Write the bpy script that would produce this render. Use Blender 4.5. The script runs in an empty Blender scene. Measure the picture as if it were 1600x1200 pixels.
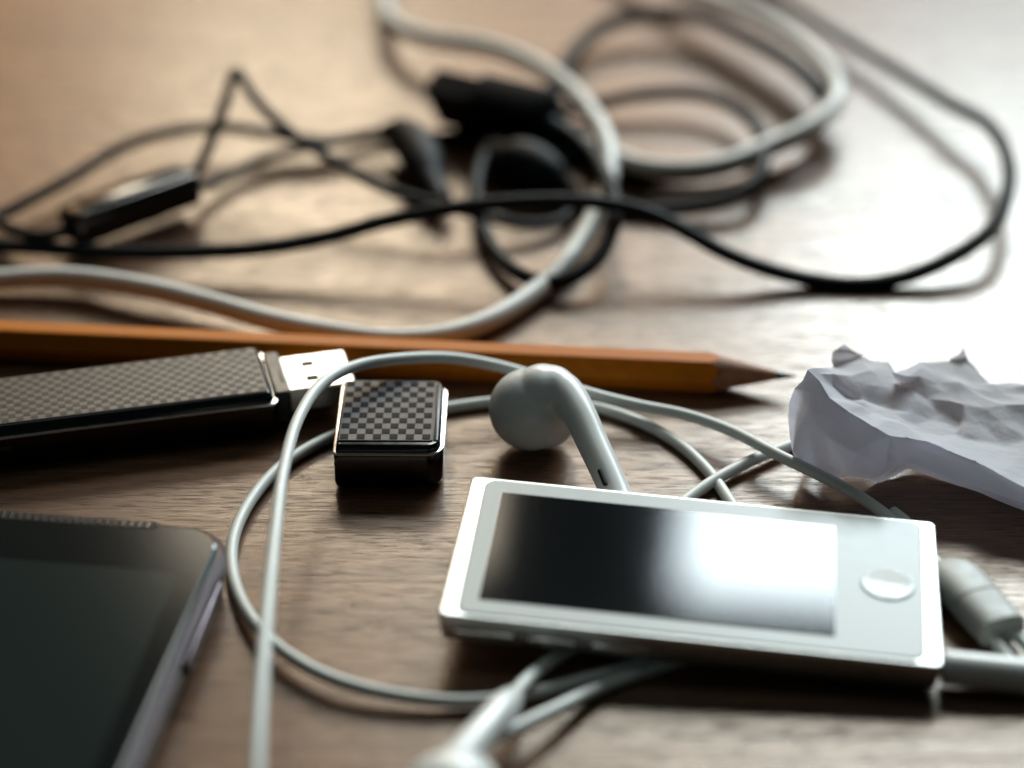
import bpy, bmesh, math, random
from mathutils import Vector, Matrix, Euler, noise

random.seed(7)
SC = bpy.context.scene
COL = SC.collection
MM = 0.001
R = math.radians

# ------------------------------------------------------------------ camera, world, lamps, exposure
FOCAL_PX, PITCH, CAM_H = 3860.0, R(30.6), 231.0      # the photograph is 1600 px wide; lengths in mm
cam_d = bpy.data.cameras.new('camera')
cam = bpy.data.objects.new('camera', cam_d); COL.objects.link(cam)
cam.location = (0, 0, CAM_H * MM)
cam.rotation_euler = (math.pi / 2 - PITCH, 0, 0)
cam_d.sensor_width = 36.0
cam_d.lens = FOCAL_PX / 1600 * 36.0
cam_d.clip_start, cam_d.clip_end = 0.01, 50
cam_d.dof.use_dof = True
cam_d.dof.focus_distance = 0.418
cam_d.dof.aperture_fstop = 6.0
cam_d.dof.aperture_blades = 0
SC.camera = cam

world = bpy.data.worlds.new('World'); SC.world = world
world.use_nodes = True
bg = world.node_tree.nodes['Background']
bg.inputs['Color'].default_value = (0.62, 0.92, 0.90, 1)
bg.inputs['Strength'].default_value = 0.018

def area_lamp(name, x0, x1, y, z0, z1, radiance, color):
    """a rectangular area lamp facing the table"""
    d = bpy.data.lights.new(name, 'AREA'); d.shape = 'RECTANGLE'
    d.size, d.size_y = x1 - x0, z1 - z0
    d.energy = radiance * math.pi * d.size * d.size_y
    d.color = color
    o = bpy.data.objects.new(name, d); COL.objects.link(o)
    o.location = ((x0 + x1) / 2, y, (z0 + z1) / 2)
    o.rotation_euler = (-math.pi / 2, 0, math.pi)
    o.rotation_euler = Vector((0, -1, 0)).to_track_quat('-Z', 'Y').to_euler()
    return o
area_lamp('window_light', 0.31, 1.05, 2.3, 0.90, 1.40, 29.0, (0.86, 1.0, 1.05))
area_lamp('window_light', 1.12, 1.85, 2.3, 0.92, 2.10, 11.0, (0.88, 1.0, 1.04))
area_lamp('window_light', -0.37, -0.10, 2.3, 0.68, 1.08, 14.0, (1.0, 0.86, 0.64))
area_lamp('window_light', -0.37, 0.08, 2.3, 1.10, 1.38, 15.0, (1.0, 0.88, 0.69))

area_lamp('upper_window_light', -0.02, 1.05, 2.3, 1.60, 2.15, 15.0, (0.95, 1.0, 0.96))
area_lamp('warm_fill_light', -1.30, -0.39, 2.3, 0.55, 1.08, 2.2, (1.0, 0.60, 0.32))  # added unseen fill, warms the far left of the table
area_lamp('warm_fill_light', -0.08, 0.29, 2.3, 0.55, 1.08, 2.6, (1.0, 0.58, 0.34))  # added unseen fill, browns the table's reflection between the windows

cl = area_lamp('overhead_fill_light', -0.6, 0.6, 1.1, 1.9, 2.7, 0.8, (0.92, 1.0, 0.98))  # added overhead fill for highlights on trim and wires, no real fixture
cl.location = (0.1, 0.95, 2.2); cl.rotation_euler = (0, 0, 0)

SC.view_settings.view_transform = 'Standard'
SC.view_settings.look = 'None'
SC.view_settings.exposure = 0.34
SC.view_settings.gamma = 1.0
SC.cycles.use_denoising = True
SC.cycles.max_bounces = 8

# ------------------------------------------------------------------ helpers
FW = Vector((0, math.cos(PITCH), -math.sin(PITCH)))
UP = Vector((0, math.sin(PITCH), math.cos(PITCH)))
EYE = Vector((0, 0, CAM_H))
def ray(px, py):
    return FW + Vector((1, 0, 0)) * ((px - 800) / FOCAL_PX) + UP * ((600 - py) / FOCAL_PX)
def at(px, py, h=0.0):
    """point of the table scene (mm) seen at a photograph pixel, h mm above the table"""
    d = ray(px, py)
    return EYE + d * ((h - CAM_H) / d.z)
def at_depth(px, py, y):
    d = ray(px, py)
    return EYE + d * (y / d.y)

def link(o, parent=None):
    COL.objects.link(o)
    if parent: o.parent = parent
    return o
def thing(name, label, cat, loc=(0, 0, 0), rot=(0, 0, 0), group=None):
    o = bpy.data.objects.new(name, None)
    o.empty_display_size = 0.005
    o.location = Vector(loc) * MM
    o.rotation_euler = rot
    o['label'] = label; o['category'] = cat
    if group: o['group'] = group
    return link(o)
def build(name, bm, mat, parent=None, smooth=True, angle=35):
    """bmesh in mm -> one mesh object in metres"""
    bmesh.ops.scale(bm, vec=(MM, MM, MM), verts=bm.verts)
    bmesh.ops.recalc_face_normals(bm, faces=bm.faces)
    me = bpy.data.meshes.new(name); bm.to_mesh(me); bm.free()
    me.materials.append(mat)
    if smooth:
        me.polygons.foreach_set('use_smooth', [True] * len(me.polygons))
        if angle is not None:
            me.set_sharp_from_angle(angle=R(angle))
    return link(bpy.data.objects.new(name, me), parent)

def add_box(bm, x0, x1, y0, y1, z0, z1, bevel=0, seg=2):
    ret = bmesh.ops.create_cube(bm, size=1)
    vs = ret['verts']
    for v in vs:
        v.co = Vector((x0 + (v.co.x + .5) * (x1 - x0), y0 + (v.co.y + .5) * (y1 - y0), z0 + (v.co.z + .5) * (z1 - z0)))
    if bevel:
        es = list({e for v in vs for e in v.link_edges})
        bmesh.ops.bevel(bm, geom=es, offset=bevel, segments=seg, profile=0.5, affect='EDGES')
def box(x0, x1, y0, y1, z0, z1, bevel=0, seg=2):
    bm = bmesh.new(); add_box(bm, x0, x1, y0, y1, z0, z1, bevel, seg); return bm

def outline(x0, x1, y0, y1, r, n=8):
    rr = r if isinstance(r, (list, tuple)) else (r, r, r, r)     # corners: --, +-, ++, -+
    out = []
    for (cx, cy, sx, sy, a0), q in zip(((x0, y0, 1, 1, 180), (x1, y0, -1, 1, 270), (x1, y1, -1, -1, 0), (x0, y1, 1, -1, 90)), rr):
        for k in range(n + 1):
            a = R(a0 + 90 * k / n)
            out.append((cx + sx * q + q * math.cos(a), cy + sy * q + q * math.sin(a)))
    return out
def slab(x0, x1, y0, y1, r, profile, n=8):
    """rounded-corner plate; profile = [(inset, z), ...] from bottom to top, both ends capped"""
    bm = bmesh.new(); rings = []
    for ins, z in profile:
        rr = [max(q - ins, 0.02) for q in (r if isinstance(r, (list, tuple)) else (r,) * 4)]
        rings.append([bm.verts.new((x, y, z)) for x, y in outline(x0 + ins, x1 - ins, y0 + ins, y1 - ins, rr, n)])
    m = len(rings[0])
    for a, b in zip(rings, rings[1:]):
        for k in range(m):
            bm.faces.new((a[k], a[(k + 1) % m], b[(k + 1) % m], b[k]))
    bm.faces.new(rings[0][::-1]); bm.faces.new(rings[-1])
    return bm

def spline(pts, step=1.2):
    """Catmull-Rom through points, resampled evenly (mm); points may carry a radius as 4th value"""
    P = [list(p) for p in pts]
    P = [[2 * a - b for a, b in zip(P[0], P[1])]] + P + [[2 * a - b for a, b in zip(P[-1], P[-2])]]
    out = []
    for i in range(1, len(P) - 2):
        p0, p1, p2, p3 = P[i - 1:i + 3]
        L = math.dist(p1[:3], p2[:3]); n = max(2, int(L / step))
        # centripetal parametrisation keeps kinks from overshooting
        t1 = max(math.dist(p0[:3], p1[:3]), 1e-3) ** .5; t2 = t1 + max(L, 1e-3) ** .5; t3 = t2 + max(math.dist(p2[:3], p3[:3]), 1e-3) ** .5
        for k in range(n):
            t = t1 + (t2 - t1) * k / n; q = []
            for a, b, c, d in zip(p0, p1, p2, p3):
                A1 = a + (b - a) * t / t1; A2 = b + (c - b) * (t - t1) / (t2 - t1); A3 = c + (d - c) * (t - t2) / (t3 - t2)
                B1 = A1 + (A2 - A1) * t / t2; B2 = A2 + (A3 - A2) * (t - t1) / (t3 - t1)
                q.append(B1 + (B2 - B1) * (t - t1) / (t2 - t1))
            out.append(q)
    out.append(P[-2])
    return out
def add_tube(bm, pts, rad, sides=14, close_round=True):
    rings = []; N = None; pr = None
    pts = [list(p) for p in pts]
    for i, p in enumerate(pts):
        c = Vector(p[:3]); a = Vector(pts[max(i - 1, 0)][:3]); b = Vector(pts[min(i + 1, len(pts) - 1)][:3])
        T = (b - a).normalized()
        if N is None:
            N = T.cross(Vector((0, 0, 1)))
            if N.length < 1e-3: N = T.cross(Vector((1, 0, 0)))
            N.normalize()
        else:
            N = (N - T * N.dot(T)).normalized()
        B = T.cross(N)
        r = p[3] if len(p) > 3 else rad
        rings.append([bm.verts.new(c + (N * math.cos(2 * math.pi * k / sides) + B * math.sin(2 * math.pi * k / sides)) * r) for k in range(sides)])
    for a, b in zip(rings, rings[1:]):
        for k in range(sides):
            bm.faces.new((a[k], a[(k + 1) % sides], b[(k + 1) % sides], b[k]))
    bm.faces.new(rings[0][::-1]); bm.faces.new(rings[-1])
def tube(name, pts, rad, mat, parent, smooth_path=True, sides=14):
    bm = bmesh.new()
    add_tube(bm, spline(pts) if smooth_path else pts, rad, sides)
    return build(name, bm, mat, parent, angle=50)
def route(lst, wob=0.0):
    """photograph pixels with a height above the table -> points (mm)"""
    return [tuple(at(*p[:3])) + tuple(p[3:]) for p in lst]
def basis(p0, p1, roll=0.0):
    """matrix (mm) with x from p0 to p1, z as upright as it can be, origin at p0"""
    X = (p1 - p0).normalized(); Y = Vector((0, 0, 1)).cross(X).normalized(); Z = X.cross(Y)
    M = Matrix((X, Y, Z)).transposed().to_4x4()
    M = M @ Matrix.Rotation(roll, 4, 'X'); M.translation = p0
    return M
def place(o, M):
    M = M.copy(); M.translation = M.translation * MM
    o.matrix_basis = M
    return o

# ------------------------------------------------------------------ materials
def mat(name, color, rough=0.5, metal=0.0, coat=0.0, coat_rough=0.05, spec=0.5, ior=1.5, sss=0.0, noise_amt=0.08, noise_scale=400, bump=0.0, rough_var=0.06):
    m = bpy.data.materials.new(name); m.use_nodes = True
    nt = m.node_tree; b = nt.nodes['Principled BSDF']
    b.inputs['Roughness'].default_value = rough; b.inputs['Metallic'].default_value = metal
    b.inputs['Coat Weight'].default_value = coat; b.inputs['Coat Roughness'].default_value = coat_rough
    b.inputs['Specular IOR Level'].default_value = spec; b.inputs['IOR'].default_value = ior
    if sss:
        b.inputs['Subsurface Weight'].default_value = sss
        b.inputs['Subsurface Radius'].default_value = (1, 1, 1); b.inputs['Subsurface Scale'].default_value = 0.0012
    tc = nt.nodes.new('ShaderNodeTexCoord')
    nz = nt.nodes.new('ShaderNodeTexNoise'); nz.inputs['Scale'].default_value = noise_scale; nz.inputs['Detail'].default_value = 5
    nt.links.new(tc.outputs['Object'], nz.inputs['Vector'])
    mr = nt.nodes.new('ShaderNodeMapRange'); mr.inputs[1].default_value = .3; mr.inputs[2].default_value = .7
    mr.inputs[3].default_value = 1 - noise_amt; mr.inputs[4].default_value = 1 + noise_amt
    nt.links.new(nz.outputs['Fac'], mr.inputs[0])
    mx = nt.nodes.new('ShaderNodeVectorMath'); mx.operation = 'SCALE'; mx.inputs[0].default_value = color[:3]
    nt.links.new(mr.outputs[0], mx.inputs['Scale']); nt.links.new(mx.outputs[0], b.inputs['Base Color'])
    m2 = nt.nodes.new('ShaderNodeMapRange'); m2.inputs[1].default_value = .3; m2.inputs[2].default_value = .7
    m2.inputs[3].default_value = max(rough - rough_var, 0.01); m2.inputs[4].default_value = rough + rough_var
    nt.links.new(nz.outputs['Fac'], m2.inputs[0]); nt.links.new(m2.outputs[0], b.inputs['Roughness'])
    if bump:
        bp = nt.nodes.new('ShaderNodeBump'); bp.inputs['Strength'].default_value = bump; bp.inputs['Distance'].default_value = 0.0002
        n2 = nt.nodes.new('ShaderNodeTexNoise'); n2.inputs['Scale'].default_value = noise_scale * 5; n2.inputs['Detail'].default_value = 3
        nt.links.new(tc.outputs['Object'], n2.inputs['Vector']); nt.links.new(n2.outputs['Fac'], bp.inputs['Height'])
        nt.links.new(bp.outputs[0], b.inputs['Normal'])
    return m

M_CABLE = mat('white_rubber', (0.60, 0.63, 0.60), 0.42, sss=0.0, noise_amt=.05)
M_CHARGE = mat('white_cable_rubber', (0.62, 0.62, 0.58), 0.38, noise_amt=.05)
M_PLASTIC = mat('white_plastic', (0.70, 0.72, 0.70), 0.32, coat=.1, noise_amt=.02, rough_var=.03)
M_GREYRUB = mat('grey_rubber', (0.36, 0.38, 0.36), 0.5, noise_amt=.06)
M_BLACK = mat('black_rubber', (0.006, 0.008, 0.009), 0.55, spec=.12, noise_amt=.15)
M_GLOSS = mat('black_gloss_plastic', (0.006, 0.008, 0.009), 0.14, noise_amt=.1, rough_var=.03)
M_GUN = mat('dark_metal', (0.055, 0.050, 0.046), 0.16, metal=1.0, noise_amt=.1, rough_var=.04)
M_CHROME = mat('bright_metal', (0.80, 0.82, 0.81), 0.24, metal=1.0, noise_amt=.03, rough_var=.03)
M_SHELL = mat('usb_shell_metal', (0.82, 0.82, 0.78), 0.38, metal=1.0, noise_amt=.05)
M_INLAY = mat('grey_inlay', (0.045, 0.045, 0.047), 0.36, metal=.06, spec=.24, noise_amt=.12, bump=.15)
M_CAPINLAY = mat('slate_inlay', (0.078, 0.078, 0.088), 0.40, spec=.12, noise_amt=.15, bump=.15)
M_TILE = mat('dark_inlay_square', (0.004, 0.006, 0.009), 0.45, spec=.03, noise_amt=.1)
M_TILE2 = mat('bronze_inlay_square', (0.014, 0.014, 0.014), 0.42, spec=.14, metal=.0, noise_amt=.1)
M_ALU = mat('silver_aluminium', (0.66, 0.68, 0.67), 0.42, metal=1.0, noise_amt=.03, noise_scale=900)
M_FACE = mat('white_glass', (0.48, 0.51, 0.50), 0.24, spec=.09, noise_amt=.01, rough_var=.02)
M_BUTTON = mat('button_glass', (0.40, 0.43, 0.42), 0.16, spec=.18, noise_amt=.01, rough_var=.01)
M_SCREEN = mat('dark_screen_glass', (0.003, 0.004, 0.005), 0.06, spec=.25, noise_amt=.0, rough_var=.0)
M_PHONEGLASS = mat('phone_glass', (0.006, 0.008, 0.008), 0.12, spec=.11, noise_amt=.0, rough_var=.0)
M_DISPLAY = mat('phone_display', (0.012, 0.018, 0.017), 0.14, spec=.10, noise_amt=.0, rough_var=.0)
M_RIM = mat('phone_rim_metal', (0.10, 0.085, 0.095), 0.35, metal=1.0, noise_amt=.05)
M_PHONEBODY = mat('phone_dark_plastic', (0.012, 0.012, 0.015), 0.4, noise_amt=.1)
M_PENCIL = mat('orange_pencil_paint', (0.46, 0.130, 0.007), 0.40, spec=.07, noise_amt=.08)
M_CEDAR = mat('pencil_wood', (0.30, 0.125, 0.06), 0.65, noise_amt=.25, noise_scale=700, bump=.3)
M_LEAD = mat('graphite', (0.022, 0.024, 0.026), 0.35, metal=.2)

def paper_material():
    m = bpy.data.materials.new('white_paper'); m.use_nodes = True
    nt = m.node_tree; b = nt.nodes['Principled BSDF']; out = nt.nodes['Material Output']
    tc = nt.nodes.new('ShaderNodeTexCoord')
    nz = nt.nodes.new('ShaderNodeTexNoise'); nz.inputs['Scale'].default_value = 160; nz.inputs['Detail'].default_value = 6
    nt.links.new(tc.outputs['Object'], nz.inputs['Vector'])
    cr = nt.nodes.new('ShaderNodeValToRGB')
    cr.color_ramp.elements[0].color = (0.71, 0.72, 0.77, 1); cr.color_ramp.elements[1].color = (0.78, 0.80, 0.86, 1)
    nt.links.new(nz.outputs['Fac'], cr.inputs['Fac']); nt.links.new(cr.outputs[0], b.inputs['Base Color'])
    b.inputs['Roughness'].default_value = 0.75; b.inputs['Specular IOR Level'].default_value = .25
    tr = nt.nodes.new('ShaderNodeBsdfTranslucent'); tr.inputs['Color'].default_value = (0.69, 0.69, 0.77, 1)
    mx = nt.nodes.new('ShaderNodeMixShader'); mx.inputs['Fac'].default_value = 0.45
    nt.links.new(b.outputs[0], mx.inputs[1]); nt.links.new(tr.outputs[0], mx.inputs[2]); nt.links.new(mx.outputs[0], out.inputs['Surface'])
    bp = nt.nodes.new('ShaderNodeBump'); bp.inputs['Strength'].default_value = .35; bp.inputs['Distance'].default_value = .0008
    vo = nt.nodes.new('ShaderNodeTexVoronoi'); vo.inputs['Scale'].default_value = 190; vo.feature = 'DISTANCE_TO_EDGE'
    nt.links.new(tc.outputs['Object'], vo.inputs['Vector'])
    n3 = nt.nodes.new('ShaderNodeTexNoise'); n3.inputs['Scale'].default_value = 350; n3.inputs['Detail'].default_value = 4
    nt.links.new(tc.outputs['Object'], n3.inputs['Vector'])
    nt.links.new(n3.outputs['Fac'], bp.inputs['Height'])
    nt.links.new(bp.outputs[0], b.inputs['Normal'])
    return m
M_PAPER = paper_material()

def wood_material():
    m = bpy.data.materials.new('brown_wood'); m.use_nodes = True
    nt = m.node_tree; N = nt.nodes; L = nt.links; b = N['Principled BSDF']
    tc = N.new('ShaderNodeTexCoord')
    def mapped(scale, rot=-0.05):
        mp = N.new('ShaderNodeMapping'); mp.inputs['Rotation'].default_value = (0, 0, rot); mp.inputs['Scale'].default_value = scale
        L.new(tc.outputs['Object'], mp.inputs['Vector']); return mp
    def tex(scale, detail, rough, mp, dist=0.0):
        t = N.new('ShaderNodeTexNoise'); t.inputs['Scale'].default_value = scale; t.inputs['Detail'].default_value = detail
        t.inputs['Roughness'].default_value = rough; t.inputs['Distortion'].default_value = dist
        L.new(mp.outputs[0], t.inputs['Vector']); return t
    def ramp(src, stops):
        c = N.new('ShaderNodeValToRGB'); e = c.color_ramp.elements
        e[0].position, e[0].color = stops[0][0], (*stops[0][1], 1); e[1].position, e[1].color = stops[1][0], (*stops[1][1], 1)
        for p, col in stops[2:]:
            q = e.new(p); q.color = (*col, 1)
        L.new(src, c.inputs['Fac']); return c
    bands = tex(1, 6, .62, mapped((5, 70, 5)), .6)
    fine = tex(1, 6, .7, mapped((22, 1000, 22)), .1)
    pores = tex(1, 3, .6, mapped((150, 3000, 150)))
    base = ramp(bands.outputs['Fac'], [(.30, (.068, .026, .012)), (.70, (.215, .104, .052)), (.50, (.130, .060, .029))])
    fr = ramp(fine.outputs['Fac'], [(.34, (.30, .26, .24)), (.60, (1.15, 1.15, 1.15))])
    po = ramp(pores.outputs['Fac'], [(.37, (.10, .08, .07)), (.46, (1, 1, 1))])
    m1 = N.new('ShaderNodeMix'); m1.data_type = 'RGBA'; m1.blend_type = 'MULTIPLY'; m1.inputs['Factor'].default_value = .65
    L.new(base.outputs[0], m1.inputs['A']); L.new(fr.outputs[0], m1.inputs['B'])
    m2 = N.new('ShaderNodeMix'); m2.data_type = 'RGBA'; m2.blend_type = 'MULTIPLY'; m2.inputs['Factor'].default_value = .8
    L.new(m1.outputs['Result'], m2.inputs['A']); L.new(po.outputs[0], m2.inputs['B'])
    L.new(m2.outputs['Result'], b.inputs['Base Color'])
    b.inputs['Specular Tint'].default_value = (1.0, 0.87, 0.74, 1)
    rr = N.new('ShaderNodeMapRange'); rr.inputs[1].default_value = .3; rr.inputs[2].default_value = .7
    rr.inputs[3].default_value = .36; rr.inputs[4].default_value = .23
    L.new(fine.outputs['Fac'], rr.inputs[0]); L.new(rr.outputs[0], b.inputs['Roughness'])
    sp = N.new('ShaderNodeMix'); sp.data_type = 'FLOAT'; sp.inputs[2].default_value = .28; sp.inputs[3].default_value = .70
    gb = N.new('ShaderNodeRGBToBW'); L.new(fr.outputs[0], gb.inputs[0]); pb = N.new('ShaderNodeRGBToBW'); L.new(po.outputs[0], pb.inputs[0])
    gm = N.new('ShaderNodeMath'); gm.operation = 'MULTIPLY'; L.new(gb.outputs[0], gm.inputs[0]); L.new(pb.outputs[0], gm.inputs[1])
    L.new(gm.outputs[0], sp.inputs[0]); L.new(sp.outputs[0], b.inputs['Specular IOR Level'])
    ad = N.new('ShaderNodeMath'); ad.operation = 'MULTIPLY_ADD'; ad.inputs[1].default_value = .6
    bw = N.new('ShaderNodeRGBToBW'); L.new(po.outputs[0], bw.inputs[0])
    L.new(fine.outputs['Fac'], ad.inputs[0]); L.new(bw.outputs[0], ad.inputs[2])
    bp = N.new('ShaderNodeBump'); bp.inputs['Strength'].default_value = .45; bp.inputs['Distance'].default_value = .00005
    L.new(ad.outputs[0], bp.inputs['Height']); L.new(bp.outputs[0], b.inputs['Normal'])
    return m
M_WOOD = wood_material()

# ------------------------------------------------------------------ the table
t = build('table_top', box(-900, 900, -150, 1100, -30, 0, 2, 3), M_WOOD)
t['kind'] = 'structure'; t['label'] = 'brown wood grain table top'

# ------------------------------------------------------------------ silver music player, lying on its own cable
PL_ROT = (R(-0.29), R(2.43), R(-6.73))
player = thing('music_player', 'silver music player with white face and round button, in front of the crumpled paper', 'music player', (29.0, 321.3, 7.5), PL_ROT)
W2, D2, TH = 38.25, 19.8, 5.4
build('body', slab(-W2, W2, -D2, D2, 1.2, [(1.6, -TH), (1.0, -TH + .25), (.55, -TH + .9), (.25, -TH + 2.2), (.02, -1.3), (0, -.4), (.06, -.16), (.2, -.03), (.5, 0)]), M_ALU, player, angle=40)
face = build('front_glass', slab(-W2 + 2.5, W2 - 2.4, -D2 + .75, D2 - .75, 2.2, [(.0, -.3), (0, .06), (.12, .2), (.35, .27)]), M_FACE, player, angle=8)
build('screen', slab(-W2 + 5.6, W2 - 16.2, -15.3, 15.3, .25, [(0, .2), (0, .285)], 3), M_SCREEN, player)
def ring(ro, ri, z0, z1, n=48, bev=.12):
    bm = bmesh.new(); prof = [(ri, z0), (ri, z1 - bev), (ri + bev, z1), (ro - bev, z1), (ro, z1 - bev), (ro, z0)]
    rs = [[bm.verts.new((r * math.cos(2 * math.pi * k / n), r * math.sin(2 * math.pi * k / n), z)) for k in range(n)] for r, z in prof]
    for a, b in zip(rs, rs[1:] + rs[:1]):
        for k in range(n): bm.faces.new((a[k], a[(k + 1) % n], b[(k + 1) % n], b[k]))
    return bm
def disc(prof, n=48):
    """lathe about z; profile [(r, z)] bottom to top, ends capped"""
    bm = bmesh.new()
    rs = [[bm.verts.new((r * math.cos(2 * math.pi * k / n), r * math.sin(2 * math.pi * k / n), z)) for k in range(n)] for r, z in prof]
    for a, b in zip(rs, rs[1:]):
        for k in range(n): bm.faces.new((a[k], a[(k + 1) % n], b[(k + 1) % n], b[k]))
    bm.faces.new(rs[0][::-1]); bm.faces.new(rs[-1])
    return bm
hb = build('home_button', disc([(4.25, .2), (4.25, .40), (4.15, .47), (4.0, .49), (3.6, .45), (2.6, .36), (1.4, .29), (.2, .27)]), M_BUTTON, player, angle=80)
hb.location = (30.2 * MM, 0, .05 * MM)
# long-side buttons facing the camera and the sleep key on the short end
for x0, x1 in ((-35.5, -26.5), (-24.5, -17.0), (-14.5, -6.0)):
    build('volume_button', box(x0, x1, -D2 - .28, -D2 + .4, -3.6, -2.2, .3), M_CHROME, player)
build('sleep_button', box(-W2 - .35, -W2 + .4, 7.5, 14.5, -3.5, -2.0, .3), M_CHROME, player)

# ------------------------------------------------------------------ white earphones: two buds, splitter, plug, wires
ear = thing('white_earphones', 'white wired earphones with their looped thin cable around the music player', 'earphones', at(840, 690, 0))
EO = Vector(at(840, 690, 0))
def rel(pts, o=EO):
    return [tuple(Vector(p[:3]) - o) + tuple(p[3:]) for p in pts]
RW = 1.03
tube('cable', rel(route([(398, 1290, 12), (402, 1200, 14), (408, 1080, 15.5), (418, 950, 16), (430, 830, 16), (444, 730, 15.5), (468, 650, 15), (505, 598, 14), (555, 572, 13),
    (620, 561, 11.5), (700, 559, 9.5), (770, 570, 8), (850, 592, 6.5), (930, 617, 5), (1000, 634, 4), (1070, 648, 3.8), (1140, 672, 4), (1220, 713, 4.5), (1300, 752, 4), (1360, 787, 2.5), (1405, 822, 1.2), (1450, 868, 1.1)])), RW, M_CABLE, ear)
tube('cable', rel(route([(1190, 850, 1.05), (1160, 812, 1.05), (1137, 778, 1.05), (1108, 738, 1.05), (1065, 697, 1.05), (1010, 664, 1.05), (940, 639, 1.05), (860, 628, 1.05), (770, 628, 1.05), (690, 639, 1.05), (600, 655, 1.05),
    (510, 686, 1.2), (440, 728, 1.3), (388, 788, 1.4), (363, 850, 1.5), (368, 915, 1.8), (400, 976, 2.2), (455, 1026, 2.5), (530, 1064, 2.4), (630, 1088, 1.9), (730, 1096, 1.5), (820, 1085, 1.3), (900, 1066, 1.1), (1000, 1038, 1.05), (1120, 1000, 1.05)])), RW, M_CABLE, ear)
tube('cable', rel(route([(1330, 668, 1.05), (1285, 680, 1.05), (1235, 696, 1.3), (1180, 717, 1.6), (1125, 745, 1.5), (1080, 775, 1.2), (1040, 808, 1.05), (1000, 850, 1.05)])), RW, M_CABLE, ear)
tube('cable', rel(route([(560, 1330, 6), (640, 1225, 6.2), (705, 1184, 6), (780, 1150, 5), (860, 1112, 3.4), (940, 1074, 1.5), (1020, 1045, 1.05), (1100, 1020, 1.05)])), RW, M_CABLE, ear)
tube('cable', rel(route([(796, 1094, 5.4), (828, 1058, 3.6), (868, 1028, 1.9), (930, 995, 1.05), (1000, 965, 1.05)])), RW, M_CABLE, ear)

def earbud(name, bulb, axis_pts, parent):
    """smooth housing flowing into a stem: spheres and a tapered tube fused by a voxel remesh"""
    bm = bmesh.new()
    for c, r, sc in bulb:
        M = Matrix.Translation(c) @ Matrix.Diagonal((*sc, 1))
        bmesh.ops.create_uvsphere(bm, u_segments=28, v_segments=18, radius=r, matrix=M)
    add_tube(bm, spline(axis_pts, .6), 2.6, 24)
    o = build(name, bm, M_PLASTIC, parent, angle=None)
    rm = o.modifiers.new('fuse', 'REMESH'); rm.mode = 'VOXEL'; rm.voxel_size = 0.26 * MM; rm.use_smooth_shade = True
    sm = o.modifiers.new('relax', 'SMOOTH'); sm.factor = .5; sm.iterations = 24
    return o
# first bud: housing on the table, stem arching over to the player's back edge
c0 = at(829, 643, 7.2) - EO
def q(px, py, h, r): return tuple(at(px, py, h) - EO) + (r,)
CY = (c0 + EO).y
def qd(px, py, y): return at_depth(px, py, y) - EO
bud = earbud('earbud', [(qd(829, 639, CY), 7.35, (1.0, .96, 1.0)), (qd(848, 617, CY - .3), 5.5, (1, 1, 1)), (qd(861, 612, CY - .5), 4.7, (1, 1, 1)), (qd(852, 655, CY), 5.4, (1.0, 1, .95)), (qd(866, 630, CY - .4), 4.2, (1, 1, 1))],
    [tuple(qd(858, 611, CY - .4)) + (4.5,), tuple(qd(876, 614, CY - 1.5)) + (3.9,), tuple(qd(892, 628, CY - 4)) + (3.35,), tuple(qd(907, 651, CY - 7.5)) + (2.95,), q(926, 692, 8.8, 2.75), q(947, 737, 6.8, 2.65), q(966, 780, 5.0, 2.55), q(985, 822, 3.6, 2.3), q(1000, 858, 2.6, 1.6)], ear)
# the dark slot in the stem, facing the camera
p0 = at(937, 734, 0); 
def slot(px0, py0, px1, py1, h0, h1):
    a = at(px0, py0, h0) - EO; b = at(px1, py1, h1) - EO
    bm = bmesh.new(); add_tube(bm, [tuple(a + (b - a) * k / 6) for k in range(7)], .42, 10)
    return build('vent_slot', bm, M_BLACK, bud)
slot(937, 735, 946, 757, 8.6, 7.65)
# second bud: stem tapers up from its cable, housing at the bottom edge of the picture
c1 = at(706, 1252, 8) - EO
bud2 = earbud('earbud', [(c1, 7.4, (1, .95, .95)), (c1 + Vector((1.5, 1.5, 1)), 5.2, (1, 1, 1))],
    [q(806, 1082, 5.2, 1.15), q(797, 1094, 5.6, 2.0), q(788, 1104, 6.0, 2.35), q(768, 1128, 7.0, 2.4), q(740, 1160, 8.2, 2.5), q(714, 1192, 9.4, 2.7), q(694, 1218, 10, 3.3), q(690, 1240, 10, 3.8)], ear)
# splitter with a seam and two wires leaving it
s0, s1 = at(1484, 896, 3.4), at(1568, 988, 3.2)
spl = Matrix(basis(s0, s1)); spl.translation -= EO
L = (s1 - s0).length
def loft(sections, n=32, p=2.8):
    """flattened tube along x: sections (x, half width, half height), squarish cross-section"""
    bm = bmesh.new(); rs = []
    for x, w, h in sections:
        rg = []
        for k in range(n):
            c, sn = math.cos(2 * math.pi * k / n), math.sin(2 * math.pi * k / n)
            rg.append(bm.verts.new((x, w * math.copysign(abs(c) ** (2 / p), c), h * math.copysign(abs(sn) ** (2 / p), sn))))
        rs.append(rg)
    for a, b in zip(rs, rs[1:]):
        for k in range(n): bm.faces.new((a[k], a[(k + 1) % n], b[(k + 1) % n], b[k]))
    bm.faces.new(rs[0][::-1]); bm.faces.new(rs[-1])
    return bm
o = build('splitter', loft([(-2, 1.6, 1.3), (-1.6, 2.4, 1.9), (0, 3.6, 2.6), (2, 4.2, 2.9), (L * .52 - .1, 4.2, 2.9), (L * .52, 4.1, 2.8)]), M_GREYRUB, ear); place(o, spl)
o2 = build('splitter_end', loft([(L * .52 + .12, 4.1, 2.8), (L * .52 + .24, 4.2, 2.9), (L - .3, 4.0, 2.7), (L, 3.7, 2.4)]), M_GREYRUB, ear); place(o2, spl)
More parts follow.
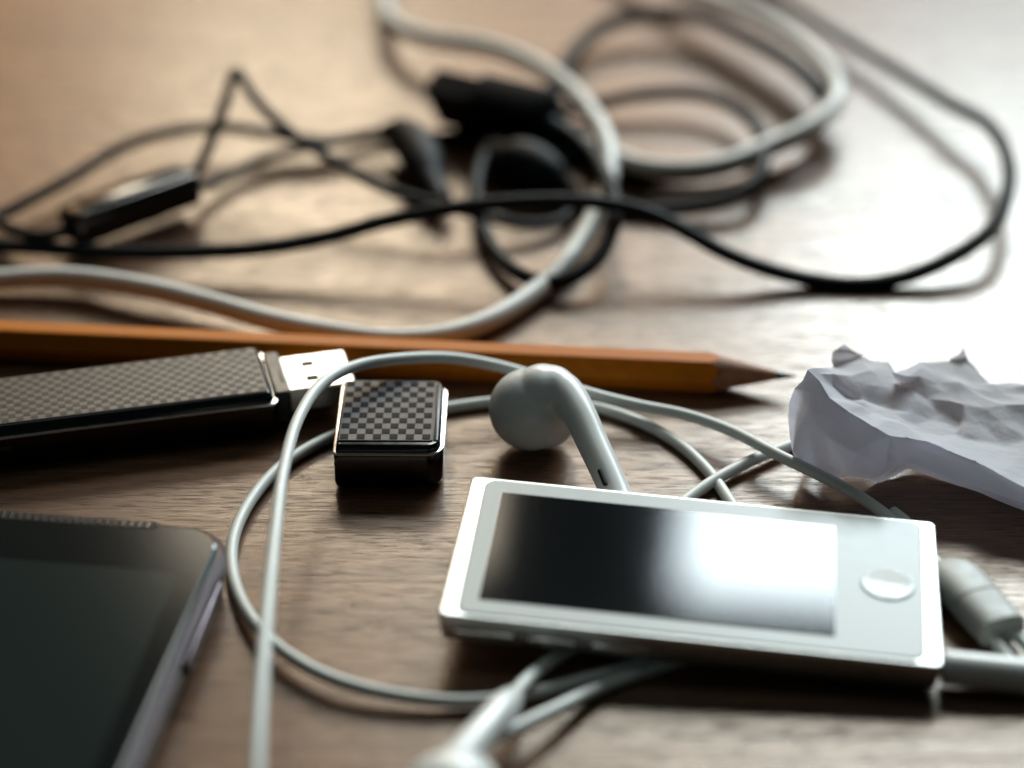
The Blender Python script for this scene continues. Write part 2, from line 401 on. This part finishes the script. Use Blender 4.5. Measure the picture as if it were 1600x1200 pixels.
o3 = build('splitter_seam', loft([(L * .52 - .3, 3.95, 2.65), (L * .52 + .4, 3.95, 2.65)]), M_BLACK, ear); place(o3, spl)
tube('cable', rel(route([(1470, 888, 3.0), (1440, 850, 2), (1420, 820, 1.3), (1395, 800, 1.1)])), RW, M_CABLE, ear)
for a, b, c, d in (((1535, 972, 3.2), (1556, 1004, 2.6), (1585, 1040, 1.8), (1640, 1100, 1.1)), ((1558, 958, 3.2), (1580, 985, 2.6), (1610, 1015, 1.8), (1670, 1070, 1.1))):
    tube('cable', rel(route([a, b, c, d])), .95, M_CABLE, ear)
# plug pushed into the player's end
PM = Euler(PL_ROT).to_matrix().to_4x4(); PM.translation = Vector((29.0, 321.3, 7.5)) - EO
def in_player(x, y, z): return PM @ Vector((x, y, z))
bm = bmesh.new(); add_tube(bm, [tuple(in_player(W2 + d, -16.4, -2.55)) + (r,) for d, r in ((.15, 2.3), (.35, 2.6), (1, 2.7), (13.0, 2.7), (14.2, 2.5), (15, 2.0), (16, 1.6), (20, 1.35), (21, 1.1))], 2.6, 26)
build('plug', bm, M_PLASTIC, ear, angle=50)
e = in_player(W2 + 20.5, -16.4, -2.55)
tube('cable', [tuple(e), tuple(e + Vector((10, -3, -.9))), tuple(e + Vector((24, 4, -1.6))), tuple(e + Vector((36, 20, -1.8)))], RW, M_CABLE, ear)

# ------------------------------------------------------------------ flash drive and its cap
def inlay_tiles(parent, x0, x1, y0, y1, nx, ny, z, material, skip=None):
    sx, sy = (x1 - x0) / nx, (y1 - y0) / ny
    me = None
    for i in range(nx):
        for j in range(ny):
            if (i + j) % 2: continue
            if me is None:
                o = build('inlay_square', box(-sx * .49, sx * .49, -sy * .49, sy * .49, 0, .05, .015, 1), material, parent, smooth=False); me = o.data
            else:
                o = link(bpy.data.objects.new('inlay_square', me), parent)
            o.location = Vector((x0 + sx * (i + .5), y0 + sy * (j + .5), z)) * MM
            o.rotation_euler = (R(random.uniform(-.8, .8)), R(random.uniform(-.8, .8)), 0)

d0, d1 = at(-30, 690, 6.6), at(436, 631, 6.6)          # front trim line of the drive, left to right
DM = basis(Vector((d1.x, d1.y, 0)), Vector((d1.x, d1.y, 0)) + (d1 - d0).normalized())
drive = thing('flash_drive', 'long dark flash drive with chequered top and bare metal connector, left of its cap', 'flash drive', (0, 0, 0))
place(drive, DM)
LB, WD = 62.0, 18.6
build('body', slab(-LB, 0, 0, WD, 1.6, [(.8, .2), (.15, .8), (0, 1.6), (0, 6.2), (.2, 6.45)]), M_GUN, drive)
build('trim', slab(-LB, -.0, 0, WD, 1.6, [(.12, 6.47), (-.16, 6.55), (-.16, 6.74), (-.08, 6.82), (.3, 6.88)]), M_CHROME, drive)
build('upper_shell', slab(-LB, -.6, .4, WD - .4, 1.4, [(.0, 6.92), (.12, 7.6), (.75, 8.45), (1.0, 8.55)]), M_GLOSS, drive)
pan = build('inlay_panel', slab(-LB + 1.4, -1.6, 1.5, WD - 1.5, .5, [(0, 8.5), (0, 8.68), (.08, 8.74)], 3), M_INLAY, drive)
inlay_tiles(pan, -LB + 1.8, -1.9, 1.8, WD - 1.8, 47, 12, 8.73, M_TILE2)
build('collar', slab(-.4, 2.6, 1.8, WD - 1.8, .8, [(.5, 1.4), (0, 2.0), (0, 7.3), (.4, 7.7)]), M_INLAY, drive)
build('collar_slot', box(1.4, 1.75, 5.4, 9.8, 7.6, 7.75, .1), M_BLACK, drive)
us = build('usb_shell', slab(2.4, 14.4, WD / 2 - 6, WD / 2 + 6, .25, [(.3, 2.6), (0, 2.9), (0, 6.8), (.3, 7.1)], 3), M_SHELL, drive)
for yy in (WD / 2 - 2.6, WD / 2 + 2.6):
    build('contact_window', box(6.0, 8.3, yy - 1.05, yy + 1.05, 7.0, 7.14, .04), M_BLACK, us)
build('status_window', box(-50.5, -46.5, -.12, .3, 2.4, 5.2, .1), M_GLOSS, drive)

k0, k1 = at(521, 712, 7.0), at(688, 713, 7.0)
KM = basis(Vector((k0.x, k0.y, 0)), Vector((k0.x, k0.y, 0)) + (k1 - k0).normalized())
cap = thing('flash_drive_cap', 'small square black cap with crisp chequered top, standing before the pencil', 'cap')
place(cap, KM)
CW, CD = 18.6, 23.0
build('body', slab(0, CW, 0, CD, (.8, 3.0, 3.0, .8), [(1.0, .1), (.2, .8), (0, 1.6), (0, 6.8), (.12, 7.0)]), M_GUN, cap)
build('trim', slab(0, CW, 0, CD, (.8, 3.0, 3.0, .8), [(.1, 7.02), (-.16, 7.1), (-.16, 7.36), (-.08, 7.44), (.32, 7.5)]), M_CHROME, cap)
build('upper_shell', slab(.3, CW - .45, .35, CD - .35, (.6, 2.4, 2.4, .6), [(0, 7.52), (.1, 8.3), (.45, 8.75), (.8, 8.8)]), M_GLOSS, cap)
pan = build('inlay_panel', slab(.7, CW - 1.8, 1.7, CD - 1.3, (.3, .6, .6, .3), [(0, 8.7), (0, 8.95), (.1, 9.05)], 4), M_CAPINLAY, cap)
inlay_tiles(pan, 1.0, CW - 2.2, 2.0, CD - 1.7, 11, 11, 9.04, M_TILE)
build('side_rail', slab(CW - 1.75, CW - .95, 2.0, CD - 2.2, .3, [(0, 8.7), (0, 8.9), (.15, 9.0)], 4), M_INLAY, cap)

# ------------------------------------------------------------------ pencil
p1 = at(1243, 588, 3.25); p0 = at(-90, 527, 3.25)
PMx = basis(p1, p0)
pencil = thing('pencil', 'sharpened orange wooden pencil lying behind the flash drive', 'pencil'); place(pencil, PMx)
def hexpt(x, r, k, n=60):
    a = 2 * math.pi * k / n
    return a
def pencil_part(stations, n=60):
    """stations: x or callable(angle) for x, radius callable(angle)"""
    bm = bmesh.new(); rs = []
    for fx, fr in stations:
        rs.append([bm.verts.new((fx(2 * math.pi * k / n), fr(2 * math.pi * k / n) * math.cos(2 * math.pi * k / n), fr(2 * math.pi * k / n) * math.sin(2 * math.pi * k / n))) for k in range(n)])
    for a, b in zip(rs, rs[1:]):
        for k in range(n): bm.faces.new((a[k], a[(k + 1) % n], b[(k + 1) % n], b[k]))
    bm.faces.new(rs[0][::-1]); bm.faces.new(rs[-1])
    return bm
APO = 3.2
def hexr(a):
    s = (a + math.pi / 6) % (math.pi / 3) - math.pi / 6
    s = (a - math.pi / 2 + math.pi / 6) % (math.pi / 3) - math.pi / 6
    return min(APO / math.cos(s), APO * 1.125)
SLOPE = 15.5 / 3.6
def conex(a): return hexr(a) * SLOPE
L0 = (p0 - p1).length
build('barrel', pencil_part([(lambda a: conex(a), hexr), (lambda a: 24, hexr), (lambda a: L0, hexr)]), M_PENCIL, pencil, angle=25)
build('sharpened_wood', pencil_part([(lambda a: 3.6, lambda a: 3.6 / SLOPE), (lambda a: 8, lambda a: 8 / SLOPE), (lambda a: conex(a) - .02, lambda a: hexr(a) - .01)]), M_CEDAR, pencil, angle=60)
build('lead', pencil_part([(lambda a: 0, lambda a: .16), (lambda a: .3, lambda a: .24), (lambda a: 3.65, lambda a: 3.6 / SLOPE + .02)]), M_LEAD, pencil, angle=60)

# ------------------------------------------------------------------ smartphone at the near left corner
PHZ = 9.0
a = at(352, 862, PHZ - 1.2); b = at(222, 1176, PHZ - 1.2)
LX = (a - b); LX.z = 0; LX.normalize()                  # along the right edge, away from the camera
top_l, top_r = at(0, 789, PHZ), at(300, 822, PHZ)
# corner = where the side line meets the top line
n = Vector((-LX.y, LX.x, 0))                            # to the left
s = (top_r - a).dot(LX)
corner = a + LX * (s + 1.0); corner.z = 0
phone = thing('smartphone', 'dark smartphone lying face up at the near left corner of the table', 'phone')
Mx = Matrix((-n, LX, Vector((0, 0, 1)))).transposed().to_4x4(); Mx.translation = corner
place(phone, Mx)                                        # local: x right, y away, origin at the far right corner; body spans -x, -y
PW, PLN, CR = 68.0, 132.0, 7.0
build('body', slab(-PW, 0, -PLN, 0, CR, [(3.0, .2), (1.2, .8), (.25, 2.5), (0, 4.6), (.05, 6.6)], 10), M_PHONEBODY, phone)
build('rim', slab(-PW, 0, -PLN, 0, CR, [(.02, 6.65), (-.12, 6.9), (-.12, 7.5), (.3, 7.85), (.5, 7.8)], 10), M_RIM, phone)
build('groove', slab(-PW + .8, -.8, -PLN + .8, -.8, CR - .8, [(0, 7.4), (0, 8.0)], 10), M_PHONEBODY, phone)
gl = build('front_glass', slab(-PW + 1.0, -1.0, -PLN + 1.0, -1.0, CR - .9, [(0, 7.9), (0, 8.5), (.25, 8.85), (.8, 9.0)], 10), M_PHONEGLASS, phone, angle=8)
build('display', slab(-PW + 5.2, -5.4, -PLN + 18, -14.0, .3, [(0, 8.9), (0, 9.03)], 3), M_DISPLAY, phone)
build('side_button', box(-.2, .75, -33, -11, 3.4, 6.0, .4, 3), M_RIM, phone)
gr = build('speaker_grille', slab(-PW + 14, -12.0, -2.9, -.75, 1.0, [(0, 8.3), (0, 9.06)], 6), M_BLACK, phone)
bar = None
for i in range(30):
    x = -13.6 - i * 1.35
    if bar is None:
        o = build('grille_bar', box(-.42, .42, -2.6, -1.0, 9.0, 9.16, .08, 1), M_GUN, gr); bar = o.data
    else:
        o = link(bpy.data.objects.new('grille_bar', bar), gr)
    o.location.x = x * MM

# ------------------------------------------------------------------ crumpled paper
def crumpled_paper():
    o = thing('crumpled_paper', 'crumpled ball of white paper behind the music player', 'paper')
    V = {}
    def v(k, px, py, y): V[k] = at_depth(px, py, y)
    # front-left lobe
    v('A', 1262, 577, 360); v('A2', 1240, 606, 358); v('B', 1229, 650, 358); v('B2', 1234, 705, 357); v('C', 1252, 742, 358)
    v('C2', 1310, 748, 354.5); v('D', 1365, 752, 357); v('D2', 1388, 726, 352); v('E', 1391, 680, 348); v('F', 1345, 660, 351); v('G', 1300, 618, 355)
    v('M', 1290, 680, 352.5); v('M2', 1335, 705, 349.5)
    # ridge behind the valley
    v('R1', 1300, 586, 370); v('R2', 1360, 581, 373); v('R3', 1400, 600, 372); v('R4', 1450, 619, 371); v('R5', 1510, 632, 368); v('R6', 1566, 633, 369); v('R7', 1640, 622, 370)
    # valley
    v('V1', 1310, 622, 368); v('V2', 1370, 645, 361); v('V3', 1440, 668, 360); v('V4', 1500, 684, 360); v('V5', 1570, 690, 360); v('V6', 1650, 690, 362)
    v('W1', 1345, 622, 367); v('W2', 1420, 645, 366); v('W3', 1490, 668, 365)
    # front rim
    v('Q1', 1450, 689, 351); v('Q2', 1520, 719, 348); v('Q3', 1600, 762, 342); v('Q4', 1690, 790, 338)
    # underside
    v('U1', 1412, 721, 356); v('U2', 1502, 747, 352); v('U3', 1602, 787, 344); v('U4', 1690, 812, 339)
    # back flaps
    v('K1', 1302, 572, 378); v('K0', 1302, 549, 380); v('K2', 1317, 537, 381); v('K3', 1347, 557, 381); v('K4', 1388, 568, 380); v('K5', 1396, 597, 374)
    v('S1', 1392, 584, 370); v('S2', 1435, 567, 380); v('S3', 1484, 563, 383); v('S4', 1506, 547, 384); v('S5', 1512, 560, 383.5); v('S6', 1545, 598, 378); v('S7', 1605, 600, 378); v('S8', 1670, 606, 378)
    v('T1', 1440, 590, 374); v('T2', 1500, 600, 374); v('T3', 1560, 612, 374); v('T4', 1640, 612, 375)
    for k_, px_, py_ in (('X0', 1376, 752), ('X1', 1420, 738), ('X2', 1508, 760), ('X3', 1608, 799), ('X4', 1700, 822)): V[k_] = at(px_, py_, .1)  # closing row on the table, added to stop light passing under the rim
    # hidden back down to the table
    v('H1', 1290, 640, 380); v('H2', 1400, 628, 383); v('H3', 1520, 645, 379); v('H4', 1650, 655, 377)
    F = ['A A2 G', 'A2 B M G', 'B B2 M', 'B2 C M', 'C C2 M', 'M C2 M2', 'C2 D M2', 'D D2 M2', 'D2 E M2', 'E F M2', 'F G M M2',
         'A G V1', 'A V1 R1', 'R1 V1 W1', 'R1 W1 R2', 'G F V2 V1', 'V1 V2 W1', 'W1 V2 V3 W2', 'R2 W1 W2 R3', 'R3 W2 R4', 'F E V2', 'E Q1 V3 V2', 'W2 V3 V4 W3', 'R4 W2 W3 R5', 'Q1 Q2 V4 V3', 'Q2 Q3 V5 V4',
         'R5 W3 V4', 'R5 V4 V5 R6', 'R6 V5 V6 R7', 'V5 Q3 Q4 V6',
         'E D2 U1', 'E U1 Q1', 'Q1 U1 U2 Q2', 'Q2 U2 U3 Q3', 'Q3 U3 U4 Q4', 'D X0 U1 D2', 'X0 X1 U1', 'U1 X1 X2 U2', 'U2 X2 X3 U3', 'U3 X3 X4 U4',
         'R1 K1 K3 R2', 'K1 K0 K2 K3', 'R2 K3 K4 R3', 'K4 K5 R3', 'A R1 K1',
         'S1 S2 T1', 'S2 S3 T2 T1', 'S3 S4 S5', 'S3 S5 S6 T2', 'T2 S6 T3', 'S6 S7 T3', 'S7 S8 T4 T3', 'S1 T1 R4 R3', 'T1 T2 R5 R4', 'T2 T3 R6 R5', 'T3 T4 R7 R6',
         'A H1 B2']
    CREASE = 'A-G:1 G-F:1 F-E:1 E-Q1:.9 Q1-Q2:.9 Q2-Q3:.9 Q3-Q4:.9 A-R1:.8 R1-R2:1 R2-R3:1 R3-R4:1 R4-R5:1 R5-R6:1 R6-R7:1 W1-W2:.7 W2-W3:.7 V1-V2:.5 V2-V3:.8 V3-V4:.8 V4-V5:.6 ' \
             'T1-T2:.9 T2-T3:1 T3-T4:1 S1-T1:1 S3-T2:.7 K1-K3:.5 K3-K4:.8 R2-K3:.6 A-A2:.6 A2-G:.4 B-M:.3 M-M2:.5 M2-E:.3 C2-M:.25 E-D2:.8 D2-D:.9 D2-M2:.4 E-U1:.7 U1-U2:.7 U2-U3:.7 U3-U4:.7 T1-R4:.4 S6-T3:.5 X0-X1:1 X1-X2:1 X2-X3:1 X3-X4:1 D-X0:1'
    O = at(1430, 760, 0)
    bm = bmesh.new()
    bv = {k: bm.verts.new(p - O) for k, p in V.items() if any(k in f.split() for f in F)}
    for f in F: bm.faces.new([bv[k] for k in f.split()])
    cl = bm.edges.layers.float.new('crease_edge')
    for c in CREASE.split():
        e_, w_ = c.split(':'); a_, b_ = e_.split('-')
        e = bm.edges.get((bv[a_], bv[b_]))
        if e: e[cl] = float(w_)
    bmesh.ops.triangulate(bm, faces=bm.faces)
    old = set(bm.verts)
    bmesh.ops.subdivide_edges(bm, edges=bm.edges[:], cuts=1, use_grid_fill=True)
    bm.normal_update()
    rnd = random.Random(11)
    for w in bm.verts:
        if w in old: continue
        k_ = .25 if w.is_boundary else .7
        w.co += w.normal * rnd.uniform(-1, 1) * k_ + Vector((rnd.uniform(-.5, .5), rnd.uniform(-.5, .5), rnd.uniform(-.5, .5))) * .6
    for e in bm.edges:
        if rnd.random() < .33: e[cl] = max(e[cl], rnd.uniform(.6, 1))
    bm.normal_update()
    low = min(w.co.z for w in bm.verts)
    s = build('sheet', bm, M_PAPER, o, angle=None)
    o.location = O * MM
    ss = s.modifiers.new('panels', 'SUBSURF'); ss.levels = ss.render_levels = 3; ss.boundary_smooth = 'PRESERVE_CORNERS'
    tx = bpy.data.textures.new('wrinkles', 'VORONOI'); tx.noise_scale = .013; tx.weight_1 = -1; tx.weight_2 = 1; tx.distance_metric = 'DISTANCE'
    dp = s.modifiers.new('wrinkles', 'DISPLACE'); dp.texture = tx; dp.strength = .0008; dp.mid_level = .3
    return o
crumpled_paper()

# ------------------------------------------------------------------ white charging cable
def cord(name, label, cat, pts, rad, material, group=None):
    P = route(pts)
    o0 = Vector((P[len(P) // 2][0], P[len(P) // 2][1], 0))
    th = thing(name, label, cat, o0, group=group)
    return th, o0, P
th, o0, P = cord('charging_cable', 'thick white charging cable looping behind the pencil', 'cable', [
    (-80, 446, 2.4), (0, 437, 2.8), (100, 433, 3.4), (220, 448, 4.0), (330, 474, 3.6), (430, 502, 3.0), (530, 521, 2.2), (610, 530, 2.3), (690, 524, 2.3), (765, 500, 2.3), (840, 452, 2.5),
    (890, 402, 3.0), (928, 340, 5), (950, 280, 7.5), (950, 230, 9.5), (926, 180, 10.5), (885, 133, 10.5), (825, 95, 9.5), (755, 72, 8.5), (670, 60, 7.5), (618, 40, 6.5), (600, 5, 5.5), (605, -50, 4),
    (690, -110, 2), (850, -110, 2), (980, -50, 5), (1080, -12, 7.5), (1180, 24, 9), (1268, 80, 9.5), (1310, 142, 9), (1284, 185, 8), (1205, 226, 6.5), (1110, 260, 5.5), (1020, 262, 5), (955, 243, 4.5), (890, 222, 3.5), (820, 215, 2)], 1.9, M_CHARGE)
tube('cable', rel(P, o0), 2.05, M_CHARGE, th, sides=18)

# ------------------------------------------------------------------ black cords
RB = 1.55
th, o0, P = cord('black_cable', 'long black cord sweeping across the whole picture and looping at the right', 'cord', [
    (-60, 380, 3), (40, 386, 3), (200, 394, 4), (370, 391, 5), (450, 382, 6), (520, 368, 7.5), (600, 346, 9.5), (700, 326, 12), (800, 316, 13), (900, 314, 13), (960, 320, 12), (1020, 336, 10.5), (1080, 366, 8), (1130, 394, 6), (1190, 418, 3.8),
    (1260, 436, 1.8), (1340, 444, 1.2), (1410, 434, 2), (1480, 406, 4), (1545, 362, 6.5), (1574, 300, 8.5), (1572, 240, 8.5), (1540, 192, 7.5), (1490, 165, 6.5), (1400, 110, 5), (1300, 52, 4), (1220, 0, 3), (1140, -50, 2)], RB, M_BLACK)
tube('cable', rel(P, o0), RB, M_BLACK, th)

th, o0, P = cord('black_cable', 'black cord running close along the far white cable loop, upper right', 'cord', [
    (830, 190, 1.4), (868, 130, 2), (900, 80, 3.5), (950, 38, 5), (1020, 22, 6), (1090, 26, 6.8), (1160, 56, 7.5), (1225, 92, 8), (1272, 132, 8), (1292, 165, 5.6), (1262, 203, 4.6), (1190, 240, 3.6), (1110, 267, 2.8), (1030, 272, 2.2), (965, 260, 1.8), (900, 245, 1.5), (840, 240, 1.4)], RB, M_BLACK)
tube('cable', rel(P, o0), 1.95, M_BLACK, th)

th, o0, P = cord('thin_black_cable', 'thin black cord arching in the far left, behind the inline remote', 'cord', [
    (-60, 365, 2.5), (0, 336, 3), (100, 284, 4), (200, 226, 5), (290, 202, 5.5), (350, 199, 5.5), (430, 210, 4.5), (500, 221, 3.2), (560, 216, 2), (640, 214, 1.3), (720, 210, 1.2), (800, 190, 1.2)], .95, M_BLACK)
tube('cable', rel(P, o0), 1.3, M_BLACK, th)

# black earphones: remote, wires and two small buds
th = thing('black_earphones', 'black earphones with a shiny inline remote box, far left', 'earphones', at(205, 380, 0))
o0 = Vector(at(205, 380, 0))
r0, r1 = at(108, 352, 6.5), at(298, 283, 6.5)
RM = basis(r0, r1, R(-6)); RM.translation -= o0
RL = (r1 - r0).length
o = build('remote', slab(0, RL, -4.2, 4.2, 1.2, [(1.2, -4.2), (.3, -3.7), (0, -2.6), (0, 2.2), (.3, 2.9), (1.0, 3.2)]), M_GLOSS, th); place(o, RM)
k = build('remote_key', slab(RL * .12, RL * .92, -3.0, 3.0, 1.0, [(0, 3.1), (0, 3.5), (.4, 3.75)]), M_GLOSS, o)
tube('cable', rel(route([(-70, 318, 2.5), (-20, 340, 3.5), (25, 360, 4.5), (65, 369, 5), (112, 360, 5.8)]), o0), 1.2, M_BLACK, th)
tube('cable', rel(route([(296, 284, 6.5), (318, 248, 9), (344, 185, 14), (369, 112, 20), (374, 116, 20), (402, 158, 17.5), (445, 200, 14), (500, 238, 11), (560, 274, 9), (620, 301, 7.5), (690, 321, 6.5), (760, 339, 4.5), (830, 351, 3), (880, 342, 2.2), (892, 318, 2.2), (875, 285, 3), (850, 262, 4)]), o0), 1.15, M_BLACK, th)
tube('cable', rel(route([(296, 288, 5.5), (325, 290, 3), (370, 268, 2.4), (430, 243, 3), (500, 227, 4), (560, 212, 4.5), (610, 205, 5)]), o0), 1.15, M_BLACK, th)
def black_bud(pts, name='earbud'):
    bm = bmesh.new(); add_tube(bm, spline(rel(route(pts), o0), .8), 3, 22)
    return build(name, bm, M_BLACK, th, angle=60)
black_bud([(592, 204, 5, .9), (604, 204, 5.2, 1.8), (625, 208, 5.6, 3.6), (650, 232, 5.6, 4.6), (664, 262, 5.2, 4.3), (672, 284, 4.6, 3.2), (682, 300, 4.2, 2.7), (690, 314, 4, 2.2)])
black_bud([(905, 300, 3.5, .9), (885, 292, 4, 1.7), (860, 277, 5, 4.4), (828, 262, 5.6, 5.6), (800, 252, 5.6, 5.0), (785, 245, 5.6, 3.4), (770, 238, 5.4, 3.0), (764, 235, 5.4, 2.2)])

# black USB cable: connector, grip, strain relief and its coiled wire
th = thing('usb_cable', 'black cable with a chunky rectangular plug resting inside the white cable loop', 'cable', at(780, 260, 0))
o0 = Vector(at(780, 260, 0))
u0, u1 = at(690, 152, 7.5), at(850, 190, 8.5)
UM = basis(u0, u1, R(-62)); UM.translation -= o0
UL = (u1 - u0).length
o = build('plug_shell', slab(-1, 11.5, -6, 6, .4, [(.3, -3.4), (0, -3.1), (0, 3.1), (.3, 3.4)], 3), M_BLACK, th); place(o, UM)
o = build('grip', slab(11, UL + 4, -8, 8, (1.5, 4.5, 4.5, 1.5), [(1.6, -4.2), (.4, -3.6), (0, -2), (0, 2), (.4, 3.6), (1.6, 4.2)]), M_BLACK, th); place(o, UM)
led = build('grip_mark', disc([(1.3, 0), (1.3, .2), (1.0, .3)], 24), M_GUN, o); led.location = (UL * .8 * MM, -2 * MM, 4.15 * MM)
tube('strain_relief', rel(route([(852, 196, 9.2, 3.2), (880, 207, 9.2, 2.4), (905, 222, 9, 1.7), (918, 234, 8.8, 1.3)]), o0), 2, M_BLACK, th)
tube('cable', rel(route([(900, 219, 9), (925, 240, 8.8), (948, 280, 9.5), (961, 318, 9.6), (955, 365, 7.5), (925, 412, 5), (870, 441, 3.2), (820, 432, 2.6), (775, 396, 2.6), (748, 335, 3.5), (745, 280, 5), (765, 232, 6), (800, 202, 4), (860, 180, 2),
    (940, 161, 3.5), (1000, 149, 4.5), (1080, 146, 5), (1145, 166, 5), (1183, 200, 5.5), (1195, 240, 6), (1178, 285, 5), (1125, 315, 3.5), (1050, 327, 2.2), (970, 330, 1.2), (900, 324, 1.2), (840, 315, 1.2), (790, 305, 1.3)]), o0), RB, M_BLACK, th)
